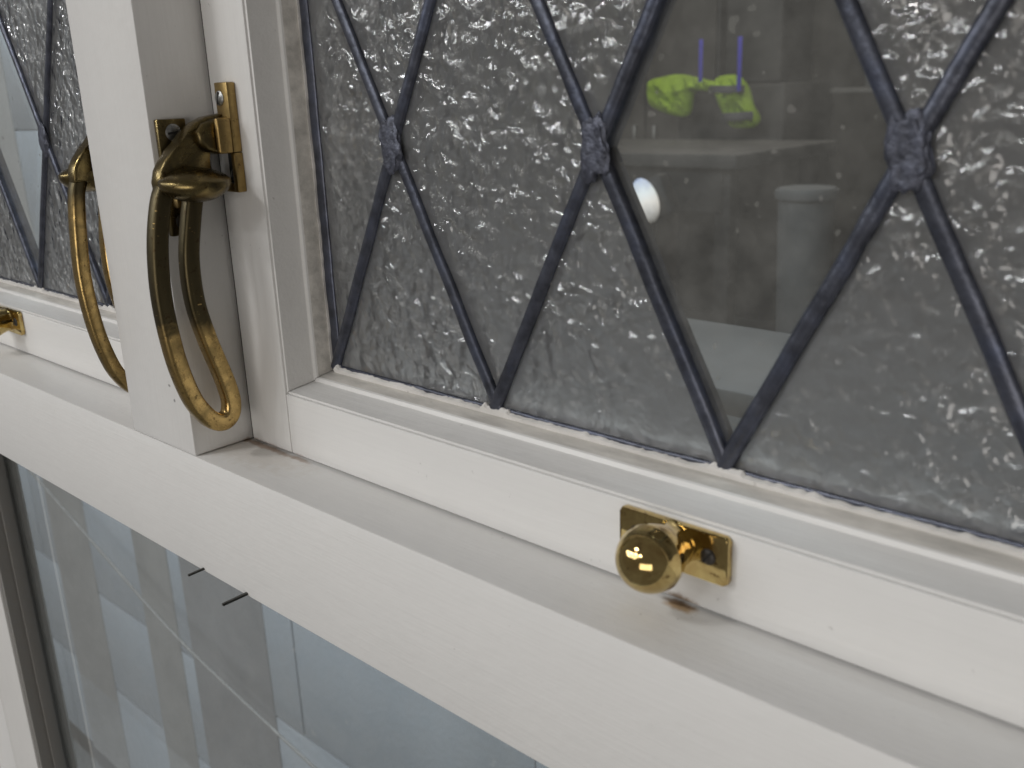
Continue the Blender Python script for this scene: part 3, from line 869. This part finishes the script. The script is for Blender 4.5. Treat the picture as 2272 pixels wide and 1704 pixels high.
for a in range(4):
    ca, sa = math.cos(a * math.pi / 2 + 0.78), math.sin(a * math.pi / 2 + 0.78)
    link('leg', sweep([Vector((ca * 0.20, sa * 0.20, 0)), Vector((ca * 0.15, sa * 0.15, 0.32)), Vector((ca * 0.11, sa * 0.11, 0.618))], (-sa, ca, 0), 0.013, 0.013, 10, 2), M_case, st, smooth=50)
cr = thing('pale_crate', 'pale crate on a shelf beyond the lime jacket', 'crate', (-2.33, 5.0, 0.06))
link('crate_body', box(-0.10, 0.03, -0.1, 0.15, 0.0, 0.16, 0.006), M_tub, cr, smooth=40)
link('crate_lid', box(-0.108, 0.038, -0.108, 0.158, 0.161, 0.18, 0.004), M_tub, cr, smooth=40)
sh = thing('wall_shelf', 'grey shelf carrying a pale crate in the dim room', 'shelf', (-2.0, 5.0, 0.0))
link('shelf_board', box(-0.45, 1.6, -0.15, 0.25, 0.035, 0.059, 0.003), M_bench, sh, smooth=40)
for bx in (-0.35, 0.6, 1.5): link('upright', box(bx, bx + 0.04, -0.1, -0.06, -1.2, 0.034, 0.003), M_case, sh, smooth=40)
# made-up glowing lamp standing in for a glint on the pane
wl = thing('glint_lamp', 'small white glint built as a glowing lamp at the left edge of the clear diamond', 'glint', (-1.205, 2.0, -0.175))
M_lit, nt, bs = nodes('glint_glow')
bs.inputs['Base Color'].default_value = (0.8, 0.8, 0.8, 1)
sp_ = N(nt, 'ShaderNodeSeparateXYZ'); nt.links.new(coord(nt, 'Generated'), sp_.inputs[0])
zz_ = mth(nt, 'ADD', sp_.outputs[2], mth(nt, 'MULTIPLY', mth(nt, 'SUBTRACT', noise_tex(nt, coord(nt), 30, 3, 0.5), 0.5), 0.35))
nt.links.new(ramp(nt, zz_, [(0.0, (0.16, 0.15, 0.13)), (0.40, (1.0, 0.93, 0.85)), (0.65, (0.95, 1.0, 1.0)), (1.0, (0.10, 0.22, 0.60))]), bs.inputs['Emission Color'])  # blue, white and warm fringe of the glint put into the glow
bs.inputs['Emission Strength'].default_value = 1.35
hs = link('glint_housing', box(-0.046, 0.046, 0.03, 0.08, -0.058, 0.058, 0.012, 3), M_case, wl, smooth=40)
bm = bmesh.new(); bmesh.ops.create_uvsphere(bm, u_segments=24, v_segments=16, radius=1.0)
for v in bm.verts: v.co = Vector((v.co.x * 0.036, v.co.y * 0.03, v.co.z * 0.062))
fc = link('glint_bulb', bm, M_lit, wl, smooth=80)
fc.rotation_euler = (0, math.radians(-22), 0)
pl = link('glint_pole', box(-0.009, 0.009, 0.02, 0.038, -1.02, -0.058, 0.002), M_case, wl, smooth=40)
ft = link('glint_foot', box(-0.12, 0.12, -0.09, 0.15, -1.024, -1.012, 0.003), M_case, wl, smooth=40)
hs.rotation_euler = fc.rotation_euler = (0, math.radians(-24), 0)

# more clutter standing in the dim shop
cb = thing('tall_cabinet', 'tall dark cabinet against the far wall, left of the lime jacket', 'cabinet', (-3.6, 5.4, -1.2))
link('carcass', box(-0.55, 0.55, 0.0, 0.5, 0.0, 1.95, 0.01), M_case, cb, smooth=40)
for x0, x1 in ((-0.53, -0.01), (0.01, 0.53)):
    d = link('door', box(x0, x1, -0.02, -0.001, 0.05, 1.9, 0.006), M_dark, cb, smooth=40)
    link('handle', box(-0.015 + (0.08 if x0 > 0 else -0.08), 0.015 + (0.08 if x0 > 0 else -0.08), -0.045, -0.021, 0.9, 1.05, 0.004), M_steel, d, smooth=40)
for (x, w, h, dp, mt, lab) in ((-1.75, 0.16, 0.13, 0.1, M_tub, 'pale low box on the grey shelf, nearest the crate'), (-1.45, 0.12, 0.20, 0.09, M_case, 'dark upright box on the grey shelf, beside the pale low box'), (-1.05, 0.2, 0.1, 0.1, M_bench, 'grey flat box at the far end of the grey shelf')):
    t = thing('storage_box', lab, 'box', (x, 5.05, 0.0605), 'boxes on the shelf')
    link('box_body', box(-w, w, -dp, dp, 0, h, 0.006), mt, t, smooth=40)
    link('box_lid', box(-w - 0.008, w + 0.008, -dp - 0.008, dp + 0.008, h + 0.0005, h + 0.025, 0.004), mt, t, smooth=40)
pp = link('wall_pipe', sweep([Vector((-1.9, 6.3, -1.19)), Vector((-1.9, 6.3, 0.5)), Vector((-1.9, 6.3, 2.29))], (1, 0, 0), 0.045, 0.045, 16, 2), M_bench, smooth=60)
tag(pp, 'grey upright pipe on the far wall behind the shelf', 'pipe')
